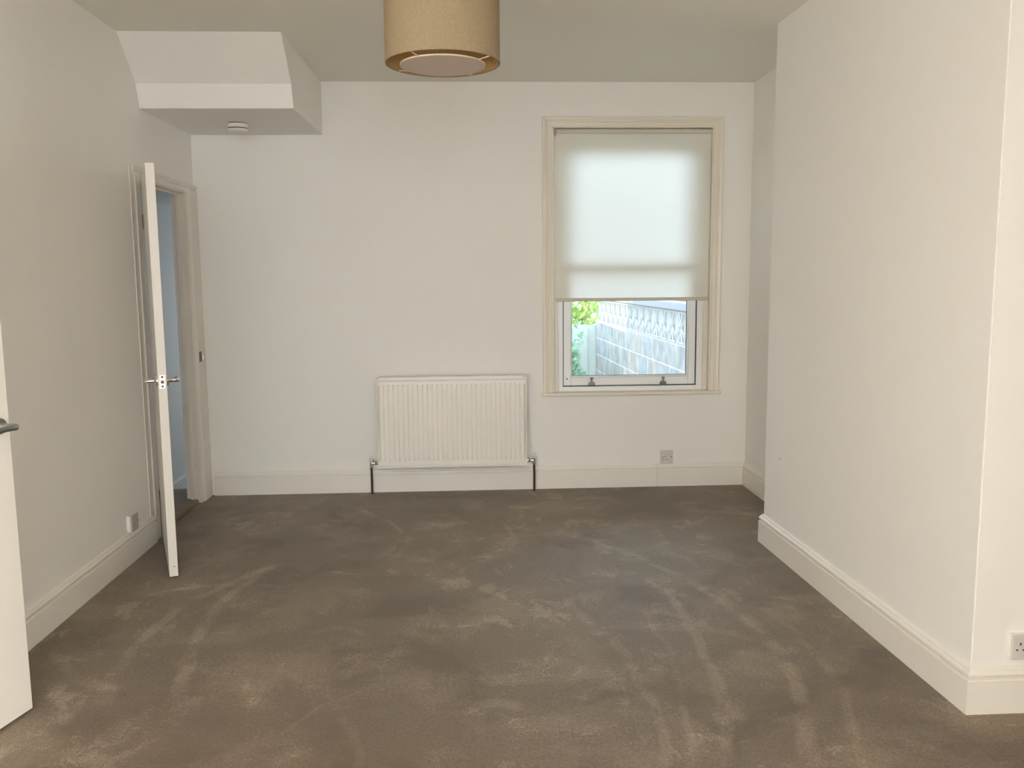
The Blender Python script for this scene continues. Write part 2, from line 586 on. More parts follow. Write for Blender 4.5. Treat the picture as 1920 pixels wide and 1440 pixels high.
skirt('baseboard_right', [((XA+0.1, YC1, 0), (XC1, YC1, 0), (0, 1, 0), (-1, 1, 0)),
                          ((XC1, YC1, 0), (XC2, YC2, 0), (-1, 1, 0), (-1, -1, 0)),
                          ((XC2, YC2, 0), (2.9, YC2, 0), (-1, -1, 0), (0, -1, 0))],
      'white moulded skirting wrapping the chimney breast')
skirt('baseboard_left', [((XL, D2[1]+0.06, 0), (XL, 4.725, 0), (1, 0, 0), (1, 0, 0))],
      'white moulded skirting along the left wall between the doors')
bm = bm_new()
sweep(bm, PROF, (XH, 5.8, -0.45), (XH, 9.5, -0.45), (1, 0, 0), (1, 0, 0))
tag(obj('baseboard_hall', bm, HALLW), 'pale skirting low on the hall wall beyond the step', 'skirting board', None, 'structure')

# ------------------------------------------------------------------ far door frame and architrave
def door_frame(name, ya, yb, label, far=False):
    """lining with a stop, room-side architrave; ya..yb is the clear opening"""
    root = empty(name, (XL, (ya+yb)/2, 0))
    tag(root, label, 'door frame', None, 'structure')
    ox, oy = XL, (ya+yb)/2
    bm = bm_new()
    t = 0.015
    tn = 0.063 if far else t
    zt = DT-t
    def b(x0, x1, y0, y1, z0, z1):
        box(bm, x0-ox, x1-ox, y0-oy, y1-oy, z0, z1)
    xh = XL-TL+0.03 if far else XL-TL-0.002
    b(xh, XL+0.008, ya-tn, ya, 0, DT)
    b(xh, XL+0.008, yb, yb+t, 0, DT)
    b(xh, XL+0.008, ya, yb, zt, DT)
    xs = XL-0.034
    b(xh+0.002, xs, ya, ya+0.012, 0.02, zt-0.012)
    b(xh+0.002, xs, yb-0.012, yb, 0.02, zt-0.012)
    b(xh+0.002, xs, ya, yb, zt-0.012, zt)
    obj('lining', bm, DOORP, root, 0.0015)
    # moulded architrave: profile (across, proud)
    w0 = 0.062
    bm = bm_new()
    def arch_prof(w):
        return [(0.004, 0.0), (0.004, 0.010), (0.007, 0.014), (0.013, 0.014), (0.017, 0.008), (w*0.55, 0.010),
                (w*0.62, 0.016), (w*0.70, 0.021), (w*0.92, 0.024), (w, 0.022), (w, 0.0)]
    def leg(y_in, sgn, w, k=1.0):
        pr = [(p_, q_*k) for p_, q_ in arch_prof(w)]
        a = [bm.verts.new((q, (y_in+sgn*p)-oy, 0)) for p, q in pr]
        c = [bm.verts.new((q, (y_in+sgn*p)-oy, zt+p*(w0/w if w > w0 else 1))) for p, q in pr]
        n = len(pr)
        bm.faces.new(a); bm.faces.new(c)
        for i in range(n):
            bm.faces.new((a[i], a[(i+1) % n], c[(i+1) % n], c[i]))
    wf = w0
    ga = 0.066 if far else 0.0
    leg(ya-ga, -1, w0, 0.18 if far else 1.0)
    leg(yb, 1, wf)
    pr = arch_prof(w0)
    a = [bm.verts.new((q, ya-ga-p-oy, zt+p)) for p, q in pr]
    c = [bm.verts.new((q, (YB-0.001 if far else yb+p)-oy, zt+p)) for p, q in pr]
    n = len(pr)
    bm.faces.new(a); bm.faces.new(c)
    for i in range(n):
        bm.faces.new((a[i], a[(i+1) % n], c[(i+1) % n], c[i]))
    if far:
        b(XL, XL+0.021, yb+w0-0.002, YB-0.001, 0, zt+w0*0.5)
    obj('architrave', bm, DOORP, root)
    return root

fr1 = door_frame('trim_1', 4.820, D1[1]-0.015, 'cream moulded frame of the far doorway in the back left corner', True)
oy = (4.820+D1[1]-0.015)/2
bm = bm_new()
box(bm, 0.008, 0.026, 5.628-oy, 5.664-oy, 0.922, 0.988)
kp = obj('strike_plate', bm, BRASS, fr1, 0.001)
bm = bm_new()
tube(bm, [(0.030, 5.668-oy, 0.938), (0.030, 5.668-oy, 0.972)], 0.0075, 16)
tag(obj('strike_lip', bm, CHROME, fr1, 0, True), 'shiny chrome lip')
fr2 = door_frame('trim_2', D2[0]+0.015, D2[1]-0.015, 'white moulded frame of the near doorway, left of the camera')

# ------------------------------------------------------------------ lever handles and door leaves
def lever(parent, face_y, sgn, cx, cz, along, mat, prot=0.052):
    """lever handle on a door face. Local frame: x along the leaf from hinge, y normal."""
    bm = bm_new()
    m = Matrix.Translation((cx, face_y, cz))
    prof = [(0.0, 0.0), (0.026, 0.0), (0.026, sgn*0.006), (0.024, sgn*0.0085), (0.0, sgn*0.0085)]
    lathe(bm, prof, 'Y', (cx, face_y, cz), 28)
    prof = [(0.0125, sgn*0.008), (0.011, sgn*0.012), (0.0095, sgn*0.02), (0.0095, sgn*0.040)]
    lathe(bm, prof, 'Y', (cx, face_y, cz), 20)
    yy = face_y + sgn*prot
    pts = [(cx, face_y+sgn*0.038, cz), (cx+along*0.0015, face_y+sgn*(prot-0.005), cz), (cx+along*0.008, yy, cz),
           (cx+along*0.03, yy+sgn*0.003, cz+0.001), (cx+along*0.07, yy+sgn*0.003, cz+0.001), (cx+along*0.105, yy, cz-0.001), (cx+along*0.118, yy-sgn*0.004, cz-0.002)]
    tube(bm, pts, [0.0095, 0.0105, 0.0105, 0.0095, 0.0085, 0.0085, 0.006], 16)
    return obj('lever_handle', bm, mat, parent, 0, True)

def door(name, hx, hy, ang, width, label, latch_z, mat_h, hsides, flip=1, backset=0.062, prot=0.052):
    """leaf hinged at (hx,hy), leaf direction 'ang'; local x runs hinge -> free edge"""
    T = 0.040
    root = empty(name, (hx, hy, 0.0), ang)
    tag(root, label, 'door', None, 'structure')
    bm = bm_new()
    box(bm, 0, width, 0, T, 0.012, 1.990)
    leaf = obj('door_leaf', bm, DOORP, root, 0.0015)
    for s in hsides:
        lever(root, T if s > 0 else 0.0, s, width-backset, latch_z, -1, mat_h, prot)
    # latch plate on the free edge
    bm = bm_new()
    box(bm, width-0.0005, width+0.0012, T/2-0.0125, T/2+0.0125, latch_z-0.033, latch_z+0.033)
    lp = obj('latch_plate', bm, PLATE, root, 0.0005)
    bm = bm_new()
    box(bm, width+0.0008, width+0.0030, T/2-0.0072, T/2+0.0072, latch_z-0.0085, latch_z+0.0065)
    tag(obj('latch_bolt', bm, LATCH, lp), 'dark bronze latch bolt')
    for dz in (-0.022, 0.023):
        bm = bm_new()
        lathe(bm, [(0.0, 0.0018), (0.0056, 0.0018), (0.0056, 0.0)], 'X', (width, T/2, latch_z+dz), 12)
        obj('screw', bm, DARKG, lp)
    for hz in (0.23, 1.77):
        bm = bm_new()
        tube(bm, [(-0.004, T+0.003 if flip > 0 else -0.003, hz-0.04), (-0.004, T+0.003 if flip > 0 else -0.003, hz+0.04)], 0.0055, 10)
        box(bm, -0.0015, 0.0, 0.004, T-0.002, hz-0.04, hz+0.04)
        obj('hinge', bm, BRASS, root)
    return root

# far door: free edge corner seen at about (-1.481, 4.100); leaf thickness towards +x
fx, fy = -1.481, 4.100
hx_, hy_ = -1.7675, 4.8225
w1 = math.hypot(fx-hx_, fy-hy_)
a1 = math.atan2(fy-hy_, fx-hx_)
# local +y must point to (+x): for ang ~ -69deg, local +y = (-sin a, cos a) = (0.93, 0.36)
d1 = door('door_1', hx_, hy_, a1, w1, 'cream back door standing open, its narrow edge towards the camera', 0.972, CHROME, (1, -1), -1)
bm = bm_new()
box(bm, w1-0.0001, w1+0.0004, 0.018, 0.030, 0.060, 0.0625)
obj('edge_scratch', bm, DARKG, d1)
# near door: free edge at (-1.502, 2.822); seen face turned towards the camera side
w2 = 0.838
a2 = math.radians(90-14.3)
fx, fy = -1.502, 2.822
# face towards +x is local y=0 (local +y = (-sin, cos) = (-0.97, 0.25))
hx2, hy2 = fx-w2*math.cos(a2), fy-w2*math.sin(a2)
d2 = door('door_2', hx2, hy2, a2, w2, 'white near door half open at the left edge of the photo', 0.990, SATIN, (-1, 1), 1, 0.043, 0.068)

# ------------------------------------------------------------------ window
win = empty('window_1', (1.104, YB, 0.655))
tag(win, 'white sash window with cream surround in the back wall', 'window', None, 'structure')
WO = Vector((1.104, YB, 0.655))
def wbox(bm, x0, x1, y0, y1, z0, z1):
    box(bm, x0-WO.x, x1-WO.x, y0-WO.y, y1-WO.y, z0-WO.z, z1-WO.z)
def frame_prof(bm, prof, xa, xb, za, zb, sides='LTR', gap=0.0):
    """mitred moulding around the rectangle; prof = [(outward, proud)]"""
    n = len(prof)
    def P(o, q, c):
        x = {'bl': xa-o, 'tl': xa-o, 'tr': xb+o, 'br': xb+o}[c]
        z = {'bl': za-(o if 'B' in sides else 0), 'br': za-(o if 'B' in sides else 0), 'tl': zb+o, 'tr': zb+o}[c]
        return Vector((x-WO.x, YB-q-WO.y, z-WO.z))
    runs = [('bl', 'tl'), ('tl', 'tr'), ('tr', 'br')] + ([('br', 'bl')] if 'B' in sides else [])
    for c0, c1 in runs:
        off = Vector((0, 0, 0))
        if gap and (c0, c1) == ('bl', 'tl'):
            off = Vector((0, 0, -gap))
        a = [bm.verts.new(P(o, q, c0)) for o, q in prof]
        b = [bm.verts.new(P(o, q, c1)+off) for o, q in prof]
        bm.faces.new(a); bm.faces.new(b)
        for i in range(n):
            bm.faces.new((a[i], a[(i+1) % n], b[(i+1) % n], b[i]))
bm = bm_new()
prof = [(0, -0.01), (0, 0.013), (0.004, 0.016), (0.012, 0.016), (0.016, 0.012), (0.034, 0.014), (0.038, 0.018),
        (0.044, 0.019), (0.047, 0.016), (0.052, 0.020), (0.066, 0.024), (0.074, 0.022), (0.077, 0.0), (0.077, -0.01)]
frame_prof(bm, prof, 0.572, 1.632, 0.668, 2.424, gap=0.0022)
obj('architrave', bm, CREAM, win)
# lining between the surround and the white frame
bm = bm_new()
for xa, xb in ((0.573, 0.601), (1.603, 1.634)):
    wbox(bm, xa, xb, YB+0.022, YB+0.062, 0.668, 2.43)
wbox(bm, 0.601, 1.603, YB+0.034, YB+0.062, 2.395, 2.431)
obj('lining', bm, CREAM, win, 0.002)
bm = bm_new()
wbox(bm, 0.484, 1.720, YB-0.036, YB+0.0, 0.643, 0.667)
wbox(bm, 0.573, 1.634, YB, YB+0.06, 0.646, 0.667)
obj('window_sill', bm, CREAM, win, 0.009, seg=4)
bm = bm_new()
yo = YB+0.050
def ring(bm, x0, x1, z0, z1, w, y0, y1, wb=None, wt=None):
    wb = w if wb is None else wb
    wt = w if wt is None else wt
    wbox(bm, x0, x0+w, y0, y1, z0, z1)
    wbox(bm, x1-w, x1, y0, y1, z0, z1)
    wbox(bm, x0+w, x1-w, y0, y1, z0, z0+wb)
    wbox(bm, x0+w, x1-w, y0, y1, z1-wt, z1)
ring(bm, 0.592, 1.612, 0.662, 2.40, 0.046, yo, yo+0.125, wb=0.036)
obj('window_frame', bm, UPVC, win, 0.002)
bm = bm_new()
ring(bm, 0.6385, 1.5655, 0.6985, 2.353, 0.005, yo+0.012, yo+0.10)
obj('frame_seal', bm, SEAL, win)
def sash(name, z0, z1, y0, wb, wt):
    bm = bm_new()
    x0, x1 = 0.643, 1.5605
    w = 0.050
    ring(bm, x0, x1, z0, z1, w, y0, y0+0.045, wb, wt)
    s = obj(name, bm, UPVC, win, 0.004)
    bm = bm_new()   # glazing bead, a sloped lip around the glass
    xi0, xi1, zi0, zi1 = x0+w, x1-w, z0+wb, z1-wt
    ring(bm, xi0, xi1, zi0, zi1, 0.009, y0+0.008, y0+0.034)
    obj('glazing_bead', bm, UPVC, s, 0.004)
    bm = bm_new()
    ring(bm, xi0+0.009, xi1-0.009, zi0+0.009, zi1-0.009, 0.0025, y0+0.018, y0+0.028)
    obj('glass_seal', bm, SEAL, s)
    bm = bm_new()
    wbox(bm, xi0+0.007, xi1-0.007, y0+0.020, y0+0.024, zi0+0.007, zi1-0.007)
    obj('window_pane', bm, GLASS, s)
    return s
lower = sash('lower_sash', 0.7035, 1.553, yo+0.014, 0.058, 0.048)
upper = sash('upper_sash', 1.51, 2.348, yo+0.064, 0.045, 0.052)
# two chrome sash catches on the bottom rail and the little screw cap
for cx in (0.838, 1.336):
    bm = bm_new()
    y = yo+0.014
    wbox(bm, cx-0.023, cx+0.023, y-0.011, y, 0.706, 0.722)
    wbox(bm, cx-0.017, cx+0.017, y-0.009, y, 0.722, 0.729)
    vs = lathe(bm, [(0.0, 0.0), (0.006, 0.0), (0.006, 0.016), (0.0045, 0.020), (0.011, 0.024), (0.012, 0.029), (0.009, 0.033), (0.0, 0.034)], 'Z',
               (cx-WO.x, y-0.009-WO.y, 0.727-WO.z), 16)
    obj('sash_catch', bm, simple('dull_zinc', (0.26, 0.27, 0.29), 0.3, 0.9), lower, 0.001)
bm = bm_new()
lathe(bm, [(0.0, -0.003), (0.004, -0.003), (0.005, 0.0)], 'Y', (0.668-WO.x, yo+0.014-WO.y, 0.752-WO.z), 12)
obj('screw_cap', bm, DARKG, lower)

# ------------------------------------------------------------------ roller blind
bl = empty('roller_blind', (1.104, YB+0.012, 2.43))
tag(bl, 'cream roller blind drawn two thirds down over the window', 'blind')
BO = Vector((1.104, YB+0.012, 2.43))
bm = bm_new()
tube(bm, [(0.592-BO.x, 0, -0.026), (1.640-BO.x, 0, -0.026)], 0.0185, 24)
obj('roller_tube', bm, simple('blind_roll', (0.62, 0.59, 0.52), 0.7), bl, smooth=True)
# hanging cloth with very soft ripples
bm = bm_new()
nx, nz = 48, 30
xa, xb, za, zb = 0.590, 1.622, 1.296, 2.402
grid = []
for j in range(nz+1):
    row = []
    z = za+(zb-za)*j/nz
    for i in range(nx+1):
        u = i/nx
        x = xa+(xb-xa)*u + (0.008*(j/nz) if i == nx else 0)
        y = 0.0016*math.sin(u*17+1.3)*(1-j/nz)+0.001*math.sin(u*7+z*5)
        row.append(bm.verts.new((x-BO.x, y-0.007, z-BO.z)))
    grid.append(row)
for j in range(nz):
    for i in range(nx):
        bm.faces.new((grid[j][i], grid[j][i+1], grid[j+1][i+1], grid[j+1][i]))
cl = obj('blind_cloth', bm, BLIND, bl, smooth=True)
bm = bm_new()
box(bm, 0.586-BO.x, 1.624-BO.x, -0.014, 0.000, 1.285-BO.z, 1.308-BO.z)
obj('bottom_bar', bm, simple('blind_hem', (0.60, 0.56, 0.48), 0.6), bl, 0.003)
for x in (0.584, 1.646):
    bm = bm_new()
    box(bm, x-0.003-BO.x, x+0.003-BO.x, -0.022, 0.022, -0.052, 0.002)
    if x > 1:
        box(bm, x-0.012-BO.x, x-0.003-BO.x, -0.012, 0.012, -0.040, -0.010)
    obj('bracket', bm, BRACK, bl, 0.002)

# ------------------------------------------------------------------ radiator
RX0, RX1, RZ0, RZ1 = -0.626, 0.379, 0.1875, 0.789
RY = YB-0.100            # front face
rad = empty('radiator', ((RX0+RX1)/2, RY, 0.0))
tag(rad, 'white ribbed panel radiator hung on the back wall left of the window', 'radiator')
RO = Vector(((RX0+RX1)/2, RY, 0.0))
# front panel: pressed sheet with 30 raised channels
bm = bm_new()
nch = 30
mx0, mx1 = RX0+0.016, RX1-0.016
pitch = (mx1-mx0)/nch
cols = [(RX0, 'rim'), (RX0+0.004, 'rim'), (RX0+0.0075, 'dip'), (RX0+0.012, 'flat')]
for k in range(nch):
    s = mx0+k*pitch
    cols += [(s+0.0028, 'g'), (s+0.0048, 'r'), (s+0.017, 'R'), (s+0.0285, 'r'), (s+0.0305, 'g')]
cols += [(RX1-0.012, 'flat'), (RX1-0.0075, 'dip'), (RX1-0.004, 'rim'), (RX1, 'rim')]
rows = [(RZ0, 'rim'), (RZ0+0.006, 'rim'), (RZ0+0.010, 'dip'), (RZ0+0.015, 'flat'), (RZ0+0.042, 'flat'), (RZ0+0.050, 'ch'),
        (RZ0+0.2, 'ch'), (RZ1-0.2, 'ch'), (RZ1-0.050, 'ch'), (RZ1-0.042, 'flat'), (RZ1-0.022, 'flat'), (RZ1-0.017, 'dip'), (RZ1-0.012, 'rim'), (RZ1, 'rim')]
def rdepth(c, r):
    if r == 'rim' or c == 'rim':
        return 0.0
    if r == 'dip' or c == 'dip':
        return 0.009
    if r == 'flat' or c == 'flat':
        return 0.003
    return {'g': 0.0165, 'r': 0.0030, 'R': 0.0020}[c]
g = [[bm.verts.new((x-RO.x, rdepth(c, r), z)) for x, c in cols] for z, r in rows]
for j in range(len(rows)-1):
    for i in range(len(cols)-1):
        bm.faces.new((g[j][i], g[j][i+1], g[j+1][i+1], g[j+1][i]))
fpn = obj('front_panel', bm, RADP, rad)
bm = bm_new()
box(bm, RX0+0.012-RO.x, RX1-0.012-RO.x, 0.0185, 0.022, RZ0+0.012, RZ1-0.03)
obj('back_panel', bm, RADD, rad)
for x in (RX0, RX1-0.0015):
    bm = bm_new()
    box(bm, x-RO.x, x+0.0015-RO.x, 0.0005, 0.066, RZ0+0.004, RZ1)
    obj('side_cover', bm, RADP, rad)
bm = bm_new()   # top grille: plain front lip, slotted strip behind it
gx0, gx1 = RX0+0.026, RX1-0.024
box(bm, gx0-RO.x, gx1-RO.x, 0.004, 0.030, RZ1-0.004, RZ1+0.009)
n = 96
st = (gx1-gx0)/n
for k in range(n+1):
    x = gx0+k*st
    box(bm, x-0.0014-RO.x, x+0.0014-RO.x, 0.030, 0.060, RZ1+0.001, RZ1+0.009)
box(bm, gx0-RO.x, gx1-RO.x, 0.060, 0.065, RZ1-0.004, RZ1+0.009)
obj('top_grille', bm, RADP, rad)
bm = bm_new()
box(bm, gx0-RO.x, gx1-RO.x, 0.031, 0.0595, RZ1-0.022, RZ1-0.004)  # plain dark strip painted as the shade below the grille slots
obj('slot_shade_strip', bm, RADD, rad)
for x in (RX0+0.15, RX1-0.15):
    bm = bm_new()
    box(bm, x-0.02-RO.x, x+0.02-RO.x, 0.0225, 0.0995, RZ0+0.1, RZ1-0.12)
    obj('wall_bracket', bm, RADP, rad)
for px, edge, s in ((-0.676, RX0, -1), (0.4275, RX1, 1)):
    py = 0.040
    x = px-RO.x
    vz = 0.212
    v = bm_new()
    e = edge-RO.x
    tube(v, [(e-s*0.004, py, vz), (e+s*0.008, py, vz)], 0.008, 14)
    tube(v, [(e+s*0.008, py, vz), (e+s*0.026, py, vz)], [0.0125, 0.0125], 6)
    tube(v, [(e+s*0.024, py, vz), (x, py, vz)], [0.0085, 0.010], 14)
    lathe(v, [(0.0, -0.030), (0.009, -0.030), (0.0125, -0.026), (0.0125, -0.012), (0.0095, -0.010), (0.0105, 0.0), (0.0105, 0.012), (0.0, 0.013)], 'Z', (x, py, vz), 12)
    valve = obj('radiator_valve', v, CHROME, rad, 0, True)
    v = bm_new()
    lathe(v, [(0.011, 0.012), (0.0125, 0.016), (0.0125, 0.030), (0.010, 0.040), (0.006, 0.044), (0.0, 0.045)], 'Z', (x, py, vz), 18)
    tag(obj('valve_cap', v, CAPP, valve, 0, True), 'pale plastic cap on the valve')
    v = bm_new()
    tube(v, [(x, py, -0.004), (x+0.001, py, 0.09), (x, py, vz-0.028)], 0.0078, 14)
    tag(obj('feed_pipe', v, PIPE, rad, 0, True), 'dark brown copper pipe')

# ------------------------------------------------------------------ sockets
def socket_plate(root, w, h, d, mat, kind):
    """plate in local xz plane facing -y, its back at y=0"""
    bm = bm_new()
    box(bm, -w/2, w/2, -d, 0, -h/2, h/2)
    p = obj('face_plate', bm, mat, root, 0.0035, seg=3)
    return p
def pins(root, cx, cz, d):
    bm = bm_new()
    e = 0.0006
    box(bm, cx-0.0022, cx+0.0022, -d-e, -d+0.002, cz+0.008, cz+0.0165)
    box(bm, cx-0.0145, cx-0.0075, -d-e, -d+0.002, cz-0.0105, cz-0.0060)
    box(bm, cx+0.0075, cx+0.0145, -d-e, -d+0.002, cz-0.0105, cz-0.0060)
    obj('pin_holes', bm, HOLE, root)
def screws(root, xs, cz, d, mat=HOLE):
    for x in xs:
        bm = bm_new()
        lathe(bm, [(0.0, -d-0.0006), (0.0038, -d-0.0006), (0.0038, -d+0.002)], 'Y', (x, 0, cz), 12)
        obj('screw', bm, mat, root)

s1 = empty('wall_socket', (1.3545, YB, 0.2055))
tag(s1, 'grey single switched socket on the back wall below the window', 'socket')
socket_plate(s1, 0.089, 0.093, 0.012, SOCK, 'single')
screws(s1, (-0.030, 0.0305), 0.0, 0.012)
pins(s1, -0.0125, -0.009, 0.012)
bm = bm_new()
box(bm, 0.0105, 0.0275, -0.0135, -0.008, 0.004, 0.030)
tag(obj('rocker_switch', bm, simple('rocker', (0.62, 0.60, 0.58), 0.4), s1, 0.0015), 'slightly darker rocker switch')

s2 = empty('wall_socket', (XL, 4.413, 0.2035), PI/2)
s2.name = 'wall_socket.001'
tag(s2, 'pale surface box outlet low on the left wall near the open back door', 'socket')
bm = bm_new()
box(bm, -0.043, 0.043, -0.020, 0, -0.043, 0.043)
obj('back_box', bm, SOCKW, s2, 0.002)
bm = bm_new()
box(bm, -0.043, 0.043, -0.028, -0.0202, -0.043, 0.043)
obj('face_plate', bm, simple('outlet_grey', (0.50, 0.48, 0.44), 0.4), s2, 0.003)
screws(s2, (0.030,), 0.002, 0.028)

s3 = empty('wall_socket', (1.811, YC2, 0.2285))
s3.name = 'wall_socket.002'
tag(s3, 'white surface socket at the right edge, on the near face of the chimney breast', 'socket')
bm = bm_new()
box(bm, -0.048, 0.101, -0.012, 0, -0.043, 0.043)
obj('back_box', bm, SOCKW, s3, 0.002)
bm = bm_new()
box(bm, -0.046, 0.102, -0.021, -0.0122, -0.042, 0.042)
obj('face_plate', bm, SOCK, s3, 0.003)
pins(s3, -0.019, 0.0, 0.021)
pins(s3, 0.076, 0.0, 0.021)

# ------------------------------------------------------------------ smoke alarm
sa = empty('smoke_alarm', (-1.370, 5.345, 2.381))
tag(sa, 'round white smoke alarm on the underside of the bulkhead', 'smoke alarm')
bm = bm_new()
lathe(bm, [(0.0, 0.0), (0.054, 0.0), (0.056, -0.002), (0.056, -0.005), (0.0, -0.005)], 'Z', (0, 0, 0), 48)
obj('base_ring', bm, DARKG, sa)
bm = bm_new()
lathe(bm, [(0.0, -0.005), (0.062, -0.005), (0.063, -0.008), (0.062, -0.028), (0.0, -0.028)], 'Z', (0, 0, 0), 48)
obj('alarm_body', bm, ALARM, sa, 0, True)
bm = bm_new()
lathe(bm, [(0.0, -0.028), (0.058, -0.028), (0.058, -0.034), (0.0, -0.034)], 'Z', (0, 0, 0), 48)
obj('sensor_slot', bm, DARKG, sa)
bm = bm_new()
lathe(bm, [(0.0, -0.034), (0.061, -0.034), (0.060, -0.040), (0.052, -0.048), (0.035, -0.052), (0.0, -0.053)], 'Z', (0, 0, 0), 48)
obj('alarm_cover', bm, ALARM, sa, 0, True)

# ------------------------------------------------------------------ pendant lamp
LX, LY, LZ, LR, LH = -0.079, 3.105, 2.192, 0.200, 0.30
lp = empty('pendant_lamp', (LX, LY, H))
tag(lp, 'beige linen drum shade hanging from the ceiling at top centre', 'pendant lamp')
zb_ = LZ-H
bm = bm_new()
t = 0.0012
SEG = 96
lathe(bm, [(LR, zb_), (LR, zb_+LH)], 'Z', (0, 0, 0), SEG, cap=False)
shade = obj('lamp_shade', bm, SHADE, lp, 0, True)
bm = bm_new()
lathe(bm, [(LR-0.002, zb_+0.001), (LR-0.002, zb_+LH-0.001)], 'Z', (0, 0, 0), SEG, cap=False)
tag(obj('shade_lining', bm, LINING, shade, 0, True), 'gold inner lining')
for zz in (zb_+0.002, zb_+LH-0.002):
    bm = bm_new()
    n = 72
    for k in range(n):
        a0, a1_ = 2*PI*k/n, 2*PI*(k+1)/n
        tube(bm, [((LR-0.0025)*math.cos(a0), (LR-0.0025)*math.sin(a0), zz), ((LR-0.0025)*math.cos(a1_), (LR-0.0025)*math.sin(a1_), zz)], 0.003, 6)
    obj('shade_ring', bm, SHADE, shade)
DR = 0.147
bm = bm_new()
lathe(bm, [(0.0, zb_-0.006), (DR, zb_-0.006), (DR, zb_-0.004), (0.0, zb_-0.004)], 'Z', (0, 0, 0), 72)
dif = obj('diffuser', bm, DIFF, lp, 0, True)
bm = bm_new()
lathe(bm, [(DR-0.001, zb_-0.007), (DR+0.002, zb_-0.007), (DR+0.002, zb_-0.002), (DR-0.001, zb_-0.002)], 'Z', (0, 0, 0), 72, cap=False)
tag(obj('diffuser_rim', bm, simple('diffuser_edge', (0.72, 0.62, 0.46), 0.5), dif, 0, True), 'paler rim of the diffuser')
for adeg in (145, 58, -33, 238):
    aa = math.radians(adeg)
    c, s = math.cos(aa), math.sin(aa)
    bm = bm_new()
    tube(bm, [((DR-0.002)*c, (DR-0.002)*s, zb_-0.004), ((LR-0.003)*c, (LR-0.003)*s, zb_+0.003)], 0.0022, 8)
    obj('diffuser_arm', bm, CLIP, dif)
bm = bm_new()
tube(bm, [(0, 0, -0.02), (0, 0, zb_+LH-0.02)], 0.0035, 8)
obj('cord', bm, BULB, lp)
bm = bm_new()
lathe(bm, [(0.0, 0.0), (0.045, 0.0), (0.045, -0.012), (0.02, -0.03), (0.0, -0.032)], 'Z', (0, 0, 0), 32)
obj('ceiling_rose', bm, ALARM, lp, 0, True)
bm = bm_new()
lathe(bm, [(0.0, zb_+LH-0.015), (0.018, zb_+LH-0.015), (0.018, zb_+LH-0.07), (0.0, zb_+LH-0.07)], 'Z', (0, 0, 0), 20)
for k in range(3):
    aa = 2*PI*k/3+0.3
    tube(bm, [(0.016*math.cos(aa), 0.016*math.sin(aa), zb_+LH-0.03), ((LR-0.004)*math.cos(aa), (LR-0.004)*math.sin(aa), zb_+LH-0.003)], 0.0018, 6)
obj('lamp_holder', bm, ALARM, lp)
bm = bm_new()
lathe(bm, [(0.0, zb_+LH-0.16), (0.018, zb_+LH-0.155), (0.03, zb_+LH-0.135), (0.028, zb_+LH-0.11), (0.014, zb_+LH-0.08), (0.013, zb_+LH-0.07)], 'Z', (0, 0, 0), 24)
obj('light_bulb', bm, BULB, lp, 0, True)

# ------------------------------------------------------------------ outside
GZ = -0.42
bm = bm_new()
box(bm, -14, 16, YB+0.22, 30, GZ-0.2, GZ)
struct('floor_yard', bm, simple('yard_paving', (0.45, 0.42, 0.38), 0.9, vary=0.15, vscale=2), 'pale yard ground outside the window', 'ground')

def block_material():
    m, t, b = nt('concrete_block')
    L = t.links.new
    geo = N(t, 'ShaderNodeNewGeometry')
    sep = N(t, 'ShaderNodeSeparateXYZ')
    L(geo.outputs['Position'], sep.inputs[0])
    comb = N(t, 'ShaderNodeCombineXYZ')
    L(sep.outputs[1], comb.inputs[0])
    sub = N(t, 'ShaderNodeMath', operation='SUBTRACT')
    L(sep.outputs[2], sub.inputs[0])
    sub.inputs[1].default_value = 0.835-0.225*8
    L(sub.outputs[0], comb.inputs[1])
    br = N(t, 'ShaderNodeTexBrick')
    br.offset = 0.5
    br.inputs['Color1'].default_value = (0.33, 0.34, 0.35, 1)
    br.inputs['Color2'].default_value = (0.40, 0.355, 0.32, 1)
    br.inputs['Mortar'].default_value = (0.62, 0.63, 0.62, 1)
    br.inputs['Scale'].default_value = 1.0
    br.inputs['Mortar Size'].default_value = 0.007
    br.inputs['Mortar Smooth'].default_value = 0.2
    br.inputs['Bias'].default_value = -0.15
    br.inputs['Brick Width'].default_value = 0.45
    br.inputs['Row Height'].default_value = 0.225
    L(comb.outputs[0], br.inputs['Vector'])
    n = N(t, 'ShaderNodeTexNoise')
    n.inputs['Scale'].default_value = 7
    n.inputs['Detail'].default_value = 6
    L(geo.outputs['Position'], n.inputs['Vector'])
    mr = N(t, 'ShaderNodeMapRange')
    mr.inputs[1].default_value = 0.3
    mr.inputs[2].default_value = 0.7
    mr.inputs[3].default_value = 0.78
    mr.inputs[4].default_value = 1.22
    L(n.outputs['Fac'], mr.inputs[0])
    v = N(t, 'ShaderNodeVectorMath', operation='SCALE')
    L(br.outputs['Color'], v.inputs[0])
    L(mr.outputs[0], v.inputs['Scale'])
    L(v.outputs[0], b.inputs['Base Color'])
    b.inputs['Roughness'].default_value = 0.95
    return m
BLOCK = block_material()
SCREEN = simple('screen_block_concrete', (0.36, 0.36, 0.35), 0.9, vary=0.1, vscale=20)

